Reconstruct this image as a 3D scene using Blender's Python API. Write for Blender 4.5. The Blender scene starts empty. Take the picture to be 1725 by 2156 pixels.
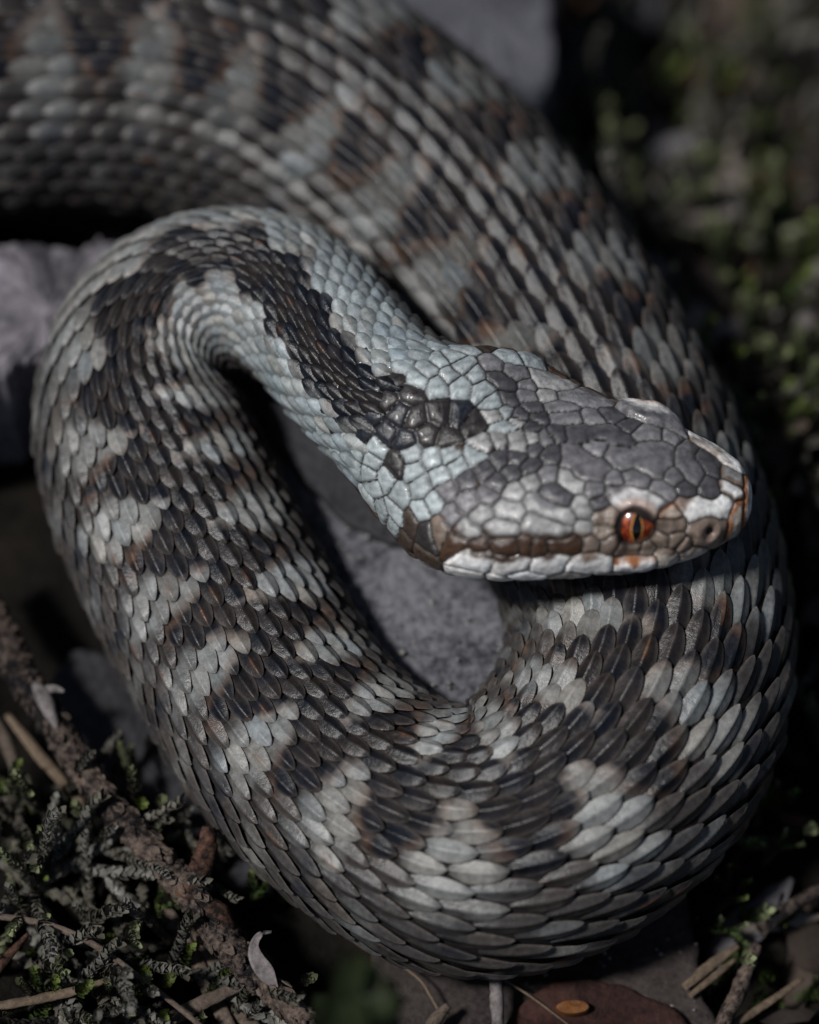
import bpy, math, random
import numpy as np
from mathutils import Vector, Matrix
from mathutils.bvhtree import BVHTree
from math import pi, sin, cos, radians

rng = np.random.default_rng(7)
random.seed(7)
SC = bpy.context.scene
COL = SC.collection

# ---------------------------------------------------------------- camera, sky, sun, exposure
# Lengths are worked out in "hair units": 1 unit = U metres, so the head of the adder is about 3 cm long.
U = 4.35e-5
PITCH = radians(63.0)
DIST = 7187.0                      # units, 100 mm lens about 31 cm from the coil
TZ = 300.0
cp, sp = cos(PITCH), sin(PITCH)
CAM = np.array([0.0, -DIST * cp, TZ + DIST * sp])
FWD = np.array([0.0, cp, -sp]); UPV = np.array([0.0, sp, cp]); RGT = np.array([1.0, 0, 0])

cam = bpy.data.cameras.new('camera')
camo = bpy.data.objects.new('camera', cam)
COL.objects.link(camo)
camo.location = Vector(CAM * U)
camo.rotation_euler = (pi / 2 - PITCH, 0, 0)
cam.sensor_fit = 'HORIZONTAL'; cam.sensor_width = 24.0
cam.lens = 24.0 * DIST / 1725.0
cam.clip_start = 0.01; cam.clip_end = 50.0
cam.dof.use_dof = True
cam.dof.focus_distance = (DIST - 360.0) * U
cam.dof.aperture_fstop = 8.5
cam.dof.aperture_blades = 0
SC.camera = camo

SUN_EL, SUN_AZ = radians(60), radians(252)      # azimuth measured from +Y (beyond the snake) towards +X
w = bpy.data.worlds.new('World'); SC.world = w; w.use_nodes = True
nt = w.node_tree; bg = nt.nodes['Background']
sky = nt.nodes.new('ShaderNodeTexSky'); sky.sky_type = 'NISHITA'; sky.sun_disc = False
sky.sun_elevation = SUN_EL; sky.sun_rotation = SUN_AZ
hsv = nt.nodes.new('ShaderNodeHueSaturation'); hsv.inputs['Saturation'].default_value = 0.9   # thin cloud greys the blue
nt.links.new(sky.outputs[0], hsv.inputs['Color']); nt.links.new(hsv.outputs[0], bg.inputs[0]); bg.inputs[1].default_value = 0.05
sd = bpy.data.lights.new('sun', 'SUN'); sd.energy = 5.0; sd.angle = radians(7); sd.color = (1, 0.985, 0.96)
so = bpy.data.objects.new('sun', sd); COL.objects.link(so)
so.location = (0, 0, 1)
sdir = Vector((sin(SUN_AZ) * cos(SUN_EL), cos(SUN_AZ) * cos(SUN_EL), sin(SUN_EL)))
so.rotation_euler = sdir.to_track_quat('Z', 'Y').to_euler()
vs = SC.view_settings
vs.view_transform = 'Standard'; vs.look = 'None'; vs.exposure = -0.5; vs.gamma = 1.0; vs.use_curve_mapping = False

# ---------------------------------------------------------------- helpers
def ray(px, py):
    d = FWD * DIST + RGT * (px - 862.5) + UPV * (1078.0 - py)
    return d / np.linalg.norm(d)

def at(px, py, z):
    """point at height z (units) that lies behind a place of the photograph"""
    d = ray(px, py)
    return CAM + d * ((z - CAM[2]) / d[2])

def depth_scale(p):
    return float(np.dot(np.asarray(p) - CAM, FWD)) / DIST

def to_px(p):
    v = np.asarray(p) - CAM
    dz = v @ FWD
    return 862.5 + (v @ RGT) / dz * DIST, 1078.0 - (v @ UPV) / dz * DIST

def mesh_obj(name, verts, faces, mat, parent=None, col=None, smooth=True, origin=None):
    me = bpy.data.meshes.new(name)
    v = np.asarray(verts, dtype=np.float64)
    o0 = np.zeros(3) if origin is None else np.asarray(origin, dtype=float)
    v = (v - o0) * U
    if isinstance(faces, np.ndarray):
        nf, k = faces.shape
        me.vertices.add(len(v)); me.vertices.foreach_set('co', v.ravel())
        me.loops.add(nf * k); me.loops.foreach_set('vertex_index', faces.ravel().astype(np.int32))
        me.polygons.add(nf)
        me.polygons.foreach_set('loop_start', np.arange(0, nf * k, k, dtype=np.int32))
        me.polygons.foreach_set('loop_total', np.full(nf, k, dtype=np.int32))
        me.update(calc_edges=True)
    else:
        me.from_pydata([tuple(a) for a in v], [], [tuple(f) for f in faces]); me.update()
    if smooth:
        me.polygons.foreach_set('use_smooth', np.ones(len(me.polygons), dtype=bool))
    if col is not None:
        a = me.color_attributes.new('Col', 'FLOAT_COLOR', 'POINT')
        c4 = np.ones((len(v), 4)); c4[:, :3] = col
        a.data.foreach_set('color', c4.ravel())
    if mat is not None:
        me.materials.append(mat)
    ob = bpy.data.objects.new(name, me)
    COL.objects.link(ob)
    if origin is not None:
        ob.location = Vector(o0 * U)
    if parent is not None:
        ob.parent = parent
        ob.matrix_parent_inverse = Matrix.Translation(-Vector(parent.location))
    return ob

def tag(o, label=None, cat=None, group=None, kind=None):
    if label: o['label'] = label
    if cat: o['category'] = cat
    if group: o['group'] = group
    if kind: o['kind'] = kind
    return o

def empty(name, p):
    o = bpy.data.objects.new(name, None); COL.objects.link(o)
    o.empty_display_size = 0.005
    o.location = Vector(np.asarray(p) * U)
    return o

def grid_faces(nu, nv, wrap=False):
    i, j = np.meshgrid(np.arange(nu - 1), np.arange(nv if wrap else nv - 1), indexing='ij')
    j2 = (j + 1) % nv
    return np.stack([i * nv + j, i * nv + j2, (i + 1) * nv + j2, (i + 1) * nv + j], -1).reshape(-1, 4)

def sstep(a, b, x):
    t = np.clip((x - a) / (b - a), 0, 1)
    return t * t * (3 - 2 * t)

def norm(v):
    return v / np.maximum(np.linalg.norm(v, axis=-1, keepdims=True), 1e-12)

# smooth value noise on points, for shapes
_perm = rng.permutation(4096)
_val = rng.random(4096)
def vnoise(p):
    p = np.asarray(p, dtype=float)
    i = np.floor(p).astype(int); f = p - i; f = f * f * (3 - 2 * f)
    def h(dx, dy, dz):
        a = _perm[(i[..., 0] + dx) & 4095]; a = _perm[(a + i[..., 1] + dy) & 4095]
        return _val[_perm[(a + i[..., 2] + dz) & 4095]]
    x, y, z = f[..., 0], f[..., 1], f[..., 2]
    r = 0
    for dx in (0, 1):
        for dy in (0, 1):
            for dz in (0, 1):
                r = r + h(dx, dy, dz) * (x if dx else 1 - x) * (y if dy else 1 - y) * (z if dz else 1 - z)
    return r * 2 - 1
def fbm(p, n=4):
    p = np.asarray(p, dtype=float); r = 0; a = 1.0
    for k in range(n):
        r = r + a * vnoise(p + 17.3 * k); p = p * 2.03; a *= 0.5
    return r

# ---------------------------------------------------------------- materials
def new_mat(name):
    m = bpy.data.materials.new(name); m.use_nodes = True
    return m, m.node_tree, m.node_tree.nodes['Principled BSDF']

def skin_material(name, rough=0.42, mott=0.55, bump=0.25, coat=0.0, fine=9000, spec=0.5):
    m, n, b = new_mat(name)
    at_ = n.nodes.new('ShaderNodeAttribute'); at_.attribute_name = 'Col'
    tc = n.nodes.new('ShaderNodeTexCoord')
    n1 = n.nodes.new('ShaderNodeTexNoise'); n1.inputs['Scale'].default_value = 1300; n1.inputs['Detail'].default_value = 5; n1.inputs['Roughness'].default_value = 0.62
    n2 = n.nodes.new('ShaderNodeTexNoise'); n2.inputs['Scale'].default_value = fine; n2.inputs['Detail'].default_value = 2
    for q in (n1, n2): n.links.new(tc.outputs['Object'], q.inputs['Vector'])
    r1 = n.nodes.new('ShaderNodeMapRange'); r1.inputs[1].default_value = 0.3; r1.inputs[2].default_value = 0.7
    r1.inputs[3].default_value = 1 - mott * 0.75; r1.inputs[4].default_value = 1 + mott * 0.45
    n.links.new(n1.outputs['Fac'], r1.inputs[0])
    r2 = n.nodes.new('ShaderNodeMapRange'); r2.inputs[1].default_value = 0.3; r2.inputs[2].default_value = 0.7
    r2.inputs[3].default_value = 0.86; r2.inputs[4].default_value = 1.12
    n.links.new(n2.outputs['Fac'], r2.inputs[0])
    mm = n.nodes.new('ShaderNodeMath'); mm.operation = 'MULTIPLY'
    n.links.new(r1.outputs[0], mm.inputs[0]); n.links.new(r2.outputs[0], mm.inputs[1])
    vm = n.nodes.new('ShaderNodeVectorMath'); vm.operation = 'SCALE'
    n.links.new(at_.outputs['Color'], vm.inputs[0]); n.links.new(mm.outputs[0], vm.inputs['Scale'])
    n.links.new(vm.outputs[0], b.inputs['Base Color'])
    rr = n.nodes.new('ShaderNodeMapRange'); rr.inputs[3].default_value = rough - 0.1; rr.inputs[4].default_value = rough + 0.16
    n.links.new(n1.outputs['Fac'], rr.inputs[0]); n.links.new(rr.outputs[0], b.inputs['Roughness'])
    b.inputs['Specular IOR Level'].default_value = spec
    b.inputs['Coat Weight'].default_value = coat
    ad = n.nodes.new('ShaderNodeMath'); ad.operation = 'ADD'
    n.links.new(n1.outputs['Fac'], ad.inputs[0])
    sc = n.nodes.new('ShaderNodeMath'); sc.operation = 'MULTIPLY'; sc.inputs[1].default_value = 0.25
    n.links.new(n2.outputs['Fac'], sc.inputs[0]); n.links.new(sc.outputs[0], ad.inputs[1])
    bp = n.nodes.new('ShaderNodeBump'); bp.inputs['Strength'].default_value = bump; bp.inputs['Distance'].default_value = 0.0004
    n.links.new(ad.outputs[0], bp.inputs['Height']); n.links.new(bp.outputs[0], b.inputs['Normal'])
    return m

M_SCALE = skin_material('scale_keratin', rough=0.29, bump=.26, spec=.30)
M_PLATE = skin_material('head_plate_keratin', rough=0.34, bump=0.32, mott=0.7, spec=.5, coat=.08)
M_SKIN = skin_material('dark_skin_between_scales', rough=0.7, mott=0.3, spec=.15)

# ---------------------------------------------------------------- the adder: spine
# (photo x, photo y, height of the spine, half width seen in the photo, roll in degrees)
CP = [(-560, 240, 285, 300, 0), (-250, 170, 290, 300, 0), (60, 140, 295, 302, 0), (330, 145, 295, 302, 0), (560, 205, 292, 300, 0),
      (740, 310, 290, 300, 0), (905, 455, 290, 302, 0), (1050, 635, 290, 303, 0), (1190, 850, 290, 303, 0), (1292, 1045, 290, 300, 0),
      (1350, 1225, 290, 298, 0), (1368, 1390, 285, 297, 0), (1310, 1565, 280, 300, 0), (1170, 1710, 272, 290, 0), (985, 1770, 265, 278, 0),
      (780, 1690, 255, 256, 0), (610, 1530, 250, 246, 0), (498, 1345, 262, 243, 0), (406, 1175, 290, 240, 0), (328, 1005, 330, 233, 0),
      (294, 860, 380, 218, 0), (312, 740, 430, 200, 0), (375, 650, 478, 182, 0), (475, 608, 520, 168, 0), (575, 618, 556, 164, 0),
      (655, 672, 588, 162, 0), (735, 765, 614, 162, 0), (830, 855, 640, 164, 0)]
HEAD_AX = [(930, 925, 660), (1095, 992, 680), (1372, 1034, 688), (1583, 1048, 676)]   # mid-line of the head
HEAD_ROLL = -17.0

ctrl = []; rad = []; roll = []
for (x, y, z, r, ro) in CP:
    p = at(x, y, z); ctrl.append(p); rad.append(r * depth_scale(p)); roll.append(ro)
for (x, y, z) in HEAD_AX:
    ctrl.append(at(x, y, z)); rad.append(160 * 0.955); roll.append(HEAD_ROLL)
ctrl = np.array(ctrl); rad = np.array(rad); roll = np.array(roll, dtype=float)
n_ = len(CP)
roll[n_ - 4:n_ + 2] = (8, 18, 29, 33, 20, -10)

def catmull(P, n=24):
    P = np.asarray(P)
    Q = np.vstack([2 * P[0] - P[1], P, 2 * P[-1] - P[-2]])
    out = []
    for i in range(1, len(Q) - 2):
        t = np.linspace(0, 1, n, endpoint=False)[:, None]
        a, b, c, d = Q[i - 1], Q[i], Q[i + 1], Q[i + 2]
        out.append(0.5 * ((2 * b) + (c - a) * t + (2 * a - 5 * b + 4 * c - d) * t ** 2 + (3 * b - a - 3 * c + d) * t ** 3))
    out.append(P[-1:])
    return np.vstack(out)

fine = catmull(np.hstack([ctrl, rad[:, None], roll[:, None]]), 24)
seg = np.linalg.norm(np.diff(fine[:, :3], axis=0), axis=1)
arc = np.concatenate([[0], np.cumsum(seg)])
S_END = arc[-1]
NS = 900
SS = np.linspace(0, S_END, NS)
SP = np.stack([np.interp(SS, arc, fine[:, k]) for k in range(5)], -1)
for _ in range(30):                                                 # relax the spine a little
    SP[1:-1] = 0.25 * SP[:-2] + 0.5 * SP[1:-1] + 0.25 * SP[2:]
POS = SP[:, :3]; RADS = SP[:, 3]; ROLL = np.radians(SP[:, 4])
seg = np.linalg.norm(np.diff(POS, axis=0), axis=1)
SS = np.concatenate([[0], np.cumsum(seg)]); S_END = SS[-1]
TAN = norm(np.gradient(POS, axis=0))
Z = np.array([0, 0, 1.0])
DOR = norm(Z - (TAN @ Z)[:, None] * TAN)
SID = np.cross(TAN, DOR)                                            # right-hand side of the snake looking along it
DOR, SID = (DOR * np.cos(ROLL)[:, None] + SID * np.sin(ROLL)[:, None],
            SID * np.cos(ROLL)[:, None] - DOR * np.sin(ROLL)[:, None])

# cross-section tables over the distance d from the snout
hs = 0.955
HT = np.array([  # d, half width, top, bottom, exponent of the top
    (0, 6, 6, 6, 1.0), (4, 34, 24, 18, .95), (14, 62, 44, 32, .9), (32, 88, 62, 45, .82), (62, 108, 75, 56, .78), (110, 126, 84, 66, .75),
    (170, 142, 92, 74, .72), (222, 153, 97, 80, .70), (290, 166, 100, 86, .72), (370, 186, 102, 92, .78), (460, 208, 104, 98, .85),
    (540, 218, 108, 104, .90), (610, 207, 116, 112, .95), (690, 184, 132, 125, 1.0), (780, 164, 148, 142, 1.0), (880, 158, 158, 155, 1.0)])
HT[:, 1:4] *= np.interp(HT[:, 0], [0, 60, 105, 145, 200, 290, 500, 600, 700, 880], [1, 1.02, 1.085, 1.155, 1.25, 1.23, 1.20, 1.18, 1.15, 1.05])[:, None]
HT[:, 3] *= 1 - .07 * sstep(700, 500, HT[:, 0])
HT[:, 0] *= hs; HT[:, 1:4] *= hs
def head_tab(d, k):
    return np.interp(d, HT[:, 0], HT[:, k])

D_EYE = 222 * hs
def surf(s, phi, h=0.0):
    """point and outward normal of the body or head surface; s along the snake, phi from the middle of the back"""
    s = np.asarray(s, dtype=float); phi = np.asarray(phi, dtype=float)
    P = np.stack([np.interp(s, SS, POS[:, k]) for k in range(3)], -1)
    D = norm(np.stack([np.interp(s, SS, DOR[:, k]) for k in range(3)], -1))
    R = norm(np.stack([np.interp(s, SS, SID[:, k]) for k in range(3)], -1))
    r = np.interp(s, SS, RADS)
    d = S_END - s
    wb = sstep(900 * hs, 700 * hs, d)
    W = r * (1 - wb) + head_tab(d, 1) * wb
    T = r * 0.97 * (1 - wb) + head_tab(d, 2) * wb
    B = r * 0.93 * (1 - wb) + head_tab(d, 3) * wb
    e = 1.0 * (1 - wb) + head_tab(d, 4) * wb
    sn, cs = np.sin(phi), np.cos(phi)
    up = cs > 0
    ez = np.where(up, e, 0.85)
    y = W * np.sign(sn) * np.abs(sn) ** np.where(up, e, 1.0 - .66 * wb)
    z = np.where(up, T, B) * np.sign(cs) * np.abs(cs) ** ez
    # brow shields, the ridge of the snout and the jaw muscles
    ap = np.abs(phi)
    brow = np.exp(-((d - D_EYE) / (52 * hs)) ** 2 - ((ap - 0.98) / 0.26) ** 2)
    canth = np.exp(-((d - 105 * hs) / (70 * hs)) ** 2 - ((ap - 1.05) / 0.22) ** 2)
    jaw = np.exp(-((d - 520 * hs) / (110 * hs)) ** 2 - ((ap - 1.5) / 0.4) ** 2)
    k = 1 + 0.095 * brow + 0.05 * canth + 0.03 * jaw
    eye_in = np.exp(-((d - D_EYE) / (40 * hs)) ** 4 - ((ap - 1.42) / 0.27) ** 4)
    y = y * (1 - .16 * wb * sstep(1.45, .95, ap) * sstep(420 * hs, 250 * hs, d))
    y = y * k * (1 - 0.13 * eye_in * wb); z = z * (1 + 0.13 * brow + 0.04 * canth)
    N = norm(R * (y / np.maximum(W, 1) ** 2)[..., None] + D * (z / np.where(up, T, B) ** 2)[..., None])
    h = np.asarray(h, dtype=float)
    return P + R * y[..., None] + D * z[..., None] + N * h[..., None], N

# continuous skin below the scales, from the neck of the picture's edge to the snout
adder = empty('adder', at(862, 1500, 0))
tag(adder, 'grey adder with dark zigzag back coiled on bark, orange eye, head resting on coil', 'snake')
ds_ = np.concatenate([np.linspace(0, S_END - 900, 420), np.linspace(S_END - 890, S_END - 40, 150), S_END - np.linspace(1, 0, 22)[:-1] ** 2 * 38])
ph_ = np.linspace(-pi, pi, 73)[:-1]
sg, pg = np.meshgrid(ds_, ph_, indexing='ij')
V_, N_ = surf(sg, pg, np.full(sg.shape, -5.0))
nv_ = len(ph_)
Vb = V_.reshape(-1, 3)
Fb = grid_faces(len(ds_), nv_, True)
bc = np.tile(np.array([0.016, 0.014, 0.014]), (len(Vb), 1))
body = mesh_obj('body', Vb, Fb, M_SKIN, adder, bc)
SKIN_BVH = BVHTree.FromPolygons([tuple(v) for v in Vb], [tuple(int(i) for i in f) for f in Fb])

# ---------------------------------------------------------------- colours of the skin pattern (pigment)
C_LIGHT = np.array([.240, .244, .238]); C_NECK = np.array([.275, .308, .318]); C_FLANK = np.array([.046, .042, .041])
C_BROWN = np.array([.020, .0165, .0165]); C_BLACK = np.array([.006, .008, .013]); C_RUST = np.array([.13, .060, .028])
# phase of the zigzag runs with the girth of the body
ph_s = np.concatenate([[0], np.cumsum(np.diff(SS) / (0.78 * 0.5 * (RADS[1:] + RADS[:-1])))])
def mixc(a, b, t):
    t = np.clip(t, 0, 1)[..., None]
    return a * (1 - t) + b * t
def pattern(s, phi, jit=0.0):
    t = np.interp(s, SS, ph_s)
    d = S_END - s
    neck = sstep(1750, 1350, d)
    tri = 2 * np.abs(2 * (t / 1.0 - np.floor(t / 1.0 + 0.5))) - 1
    amp = 0.34 * (1 - neck) + 0.12 * neck * sstep(820, 1100, d) + .02 * neck
    hw = 0.40 * (1 - neck) + 0.38 * neck
    ctr = amp * tri
    q = np.abs(phi - ctr) - hw + jit
    ap = np.abs(phi)
    lt = sstep(-.25, .35, -np.sign(phi) * tri + 2 * jit) * sstep(1.12, .80, ap + 2 * jit) * (.90 + .10 * np.sin(t * 4.1 + 3 * np.sign(phi)))
    lt = np.maximum(lt, .36 * sstep(.25, .9, np.sign(phi) * tri + 2 * jit) * sstep(1.0, 1.3, ap) * sstep(2.0, 1.6, ap))
    base = mixc(np.broadcast_to(C_FLANK, phi.shape + (3,)), np.broadcast_to(C_LIGHT, phi.shape + (3,)), lt)
    nl = mixc(np.broadcast_to(C_LIGHT * .86, phi.shape + (3,)), np.broadcast_to(C_NECK, phi.shape + (3,)), sstep(1350, 850, d))
    nk = mixc(np.broadcast_to(C_FLANK * .8, phi.shape + (3,)), nl, sstep(1.6, 1.05, ap + jit))
    base = base * (1 - neck)[..., None] + nk * neck[..., None]
    dim = sstep(S_END * .52, S_END * .40, s) * .50                     # base colour darkened along the hind part of the body
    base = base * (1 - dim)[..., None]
    # dark spots low on the flank, between the arms of the zigzag
    sp_ = sstep(0.55, 0.9, -np.sign(phi) * tri) * np.exp(-((ap - 1.22) / 0.32) ** 2) * (1 - neck)
    base = mixc(base, np.broadcast_to(C_BLACK * 1.6, base.shape), 0.85 * sp_)
    dark = mixc(np.broadcast_to(C_BROWN, base.shape), np.broadcast_to(C_BLACK, base.shape), sstep(-0.32, -0.14, q) * (0.7 + 0.3 * sstep(0.1, 0.7, np.abs(tri))))
    rust = np.exp(-(q / 0.06) ** 2) * 0.42
    out = mixc(base, np.broadcast_to(C_RUST, base.shape), rust)
    return mixc(out, dark, sstep(0.03, -0.05, q))

# ---------------------------------------------------------------- body scales
D_HEAD = 800 * hs            # in front of this the head plates take over
PHI_MAX = radians(138)
rows = []
s = 40.0
ln = []
while s < S_END - D_HEAD + 60:
    r = float(np.interp(s, SS, RADS))
    neck = float(sstep(1500, 900, S_END - s))
    step = r * (0.132 * (1 - neck) + 0.165 * neck)
    rows.append((s, step, r, neck)); s += step
NU, NV = 8, 7
uu = np.array([.0, .22, .42, .58, .72, .84, .93, 1.0])
vv = np.array([-1, -.62, -.16, 0, .16, .62, 1.0])
prof = np.array([.55, .85, 1.0, .98, .86, .66, .42, .06])
sc_s, sc_p, sc_l, sc_w, sc_r, sc_n = [], [], [], [], [], []
for i, (s0, step, r, neck) in enumerate(rows):
    for j in range(-16, 17):
        if (j + i) % 2: continue
        t = j / 16.0
        g = 1.0 + 0.28 * neck
        phi = PHI_MAX * (1 if t >= 0 else -1) * abs(t) ** g
        dph = PHI_MAX / 16.0 * g * max(abs(t), .12) ** (g - 1)
        lat = 1 + 0.10 * abs(t)
        sc_s.append(s0 + rng.normal(0, .035) * step); sc_p.append(phi + rng.normal(0, .03) * dph); sc_l.append(step * (2.95 - 0.6 * neck) * (1 + rng.normal(0, .03))); sc_w.append(dph * (0.585 + 0.26 * neck) * lat * (1 + rng.normal(0, .03)))
        sc_r.append(r); sc_n.append(neck)
sc_s, sc_p, sc_l, sc_w, sc_r, sc_n = map(np.array, (sc_s, sc_p, sc_l, sc_w, sc_r, sc_n))
NSC = len(sc_s)
Ug = np.broadcast_to(uu[None, :, None], (NSC, NU, NV)); Vg = np.broadcast_to(vv[None, None, :], (NSC, NU, NV))
Wg = np.broadcast_to(prof[None, :, None], (NSC, NU, NV))
e3 = lambda a: a[:, None, None]
_a, _ = surf(sc_s - 4, sc_p); _b2, _ = surf(sc_s + 4, sc_p)
stretch = np.clip(np.linalg.norm(_b2 - _a, axis=1) / 8.0, .45, 2.2)
sc_l = sc_l / stretch ** .55                                        # skin stretches more than the scales it carries
lift = rng.normal(1, .22, NSC)
twist = rng.normal(0, .05, NSC)
s_g = e3(sc_s) - (Ug - 0.45) * e3(sc_l)
p_g = e3(sc_p) + Vg * Wg * e3(sc_w) + e3(twist) * (Ug - .4) * e3(sc_w)
hr = e3(sc_r)
keel = np.exp(-(Vg / 0.12) ** 2) * 0.015 * (1 - 0.75 * e3(sc_n)) * np.clip(1.15 - Ug ** 4, 0, 1)
dome = (1 - Vg ** 2) * (0.024 + 0.020 * e3(sc_n))
tilt = (-0.042 + 0.080 * np.clip(Ug, 0, 1)) * e3(lift)
tipdn = -0.020 * np.clip((Ug - .85) / .15, 0, 1) ** 2
h_g = hr * (tilt + dome * (0.5 + .5 * np.clip(1 - Ug ** 5, 0, 1)) + keel + tipdn)
SV, SN = surf(np.minimum(s_g, S_END - 5), p_g, h_g)
# pigment
jit = e3(rng.normal(0, .035, NSC))
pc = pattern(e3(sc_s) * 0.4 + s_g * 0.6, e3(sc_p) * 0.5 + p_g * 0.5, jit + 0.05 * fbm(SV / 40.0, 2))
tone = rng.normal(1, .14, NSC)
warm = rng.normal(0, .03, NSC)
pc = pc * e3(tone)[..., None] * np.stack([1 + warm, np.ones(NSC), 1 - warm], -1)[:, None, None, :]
rim = np.clip(np.maximum(np.abs(Vg) ** 6, np.clip((Ug - .86) / .14, 0, 1) ** 1.5), 0, 1) * (Ug > .2)
pc = mixc(pc, pc * 0.6 + np.array([.10, .085, .075]), rim * 0.55 * (1 - e3(sc_n)))
pc = mixc(pc, pc * .18, rim * .8 * e3(sc_n))
pc = mixc(pc, pc * .8 + np.array([.06, .052, .046]), .6 * np.exp(-(Vg / .1) ** 2) * sstep(.45, .7, Ug) * (1 - e3(sc_n)))     # paler keel
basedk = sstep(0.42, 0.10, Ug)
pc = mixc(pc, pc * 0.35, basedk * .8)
# a thin rusty streak along some keels
stk = (rng.random(NSC) < .05)
pc = mixc(pc, np.broadcast_to(C_RUST * 1.3, pc.shape), e3(stk.astype(float)) * np.exp(-(Vg / .12) ** 2) * ((Ug > .5) & (Ug < .9)) * .6)
gf = grid_faces(NU, NV)[:, ::-1].copy()

# which 300 scales show largest
cen = SV[:, 4, 3]; cn = SN[:, 4, 3]
cx, cy = to_px(cen)
vdir = norm(CAM - cen)
face = (cn * vdir).sum(-1)
size = face * sc_l * sc_w * sc_r
ok = (face > .25) & (cx > 0) & (cx < 1725) & (cy > 0) & (cy < 2156)
for k in np.nonzero(ok)[0]:
    d = vdir[k]
    hit = SKIN_BVH.ray_cast(Vector(cen[k] + d * 12), Vector(d))
    if hit[0] is not None: ok[k] = False
order = np.argsort(-np.where(ok, size, -1))[:300]
single = np.zeros(NSC, bool); single[order[ok[order]]] = True
for k in np.nonzero(single)[0]:
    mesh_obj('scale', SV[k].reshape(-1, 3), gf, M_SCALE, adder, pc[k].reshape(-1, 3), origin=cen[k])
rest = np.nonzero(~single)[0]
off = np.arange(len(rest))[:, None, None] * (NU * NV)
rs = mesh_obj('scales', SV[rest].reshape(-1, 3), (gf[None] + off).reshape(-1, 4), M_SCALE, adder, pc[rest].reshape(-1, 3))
tag(rs, kind='stuff')
# belly scutes
bs, bcv = [], []
bf = grid_faces(5, 9)[:, ::-1].copy()
sct = []; s = 60.0; q = 0
while s < S_END - D_HEAD:
    r = float(np.interp(s, SS, RADS)); stp = r * 0.34
    ug, vg = np.meshgrid(np.array([-.2, .2, .6, .95, 1.05]), np.linspace(-1, 1, 9), indexing='ij')
    P_, _n = surf(s - ug * stp * 1.1, pi + vg * radians(46), r * (-.02 + .05 * ug * (ug < 1)))
    bs.append(P_.reshape(-1, 3)); nk = float(sstep(1900, 1100, S_END - s))
    c_ = (np.array([.10, .10, .11]) * (1 - nk) + np.array([.5, .46, .42]) * nk)
    bcv.append(np.tile(c_, (45, 1)) * (0.8 + .4 * rng.random())); sct.append(bf + q * 45); q += 1; s += stp
tag(mesh_obj('belly_scutes', np.vstack(bs), np.vstack(sct), M_SCALE, adder, np.vstack(bcv)), kind='stuff')

# ---------------------------------------------------------------- head plates
exec_head = True
NSD, NPH = 330, 380
dd = np.concatenate([np.linspace(0, 1, 40)[:-1] ** 1.6 * 60 + .6, np.linspace(60.6, D_HEAD + 60, NSD - 39)])
phh = np.linspace(-pi, pi, NPH + 1)[:-1]
dg_, pg_ = np.meshgrid(dd, phh, indexing='ij')
HV, HN = surf(S_END - dg_, pg_)
HVf = HV.reshape(-1, 3)
HF = grid_faces(len(dd), NPH, True)
# coarse copy for finding where a plate's centre lies on the head
HB = BVHTree.FromPolygons([tuple(v) for v in HVf], [tuple(int(i) for i in f) for f in HF])
G = (.195, .188, .198); GD = (.072, .069, .077); GL = (.345, .34, .335); LT = (.345, .385, .395); BR = (.050, .033, .024); DK = (.030, .026, .027)
WH = (.86, .84, .82); BN = (.19, .145, .115); RU = (.33, .12, .035); CH = (.055, .027, .014); SB = (.27, .20, .16)
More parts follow.
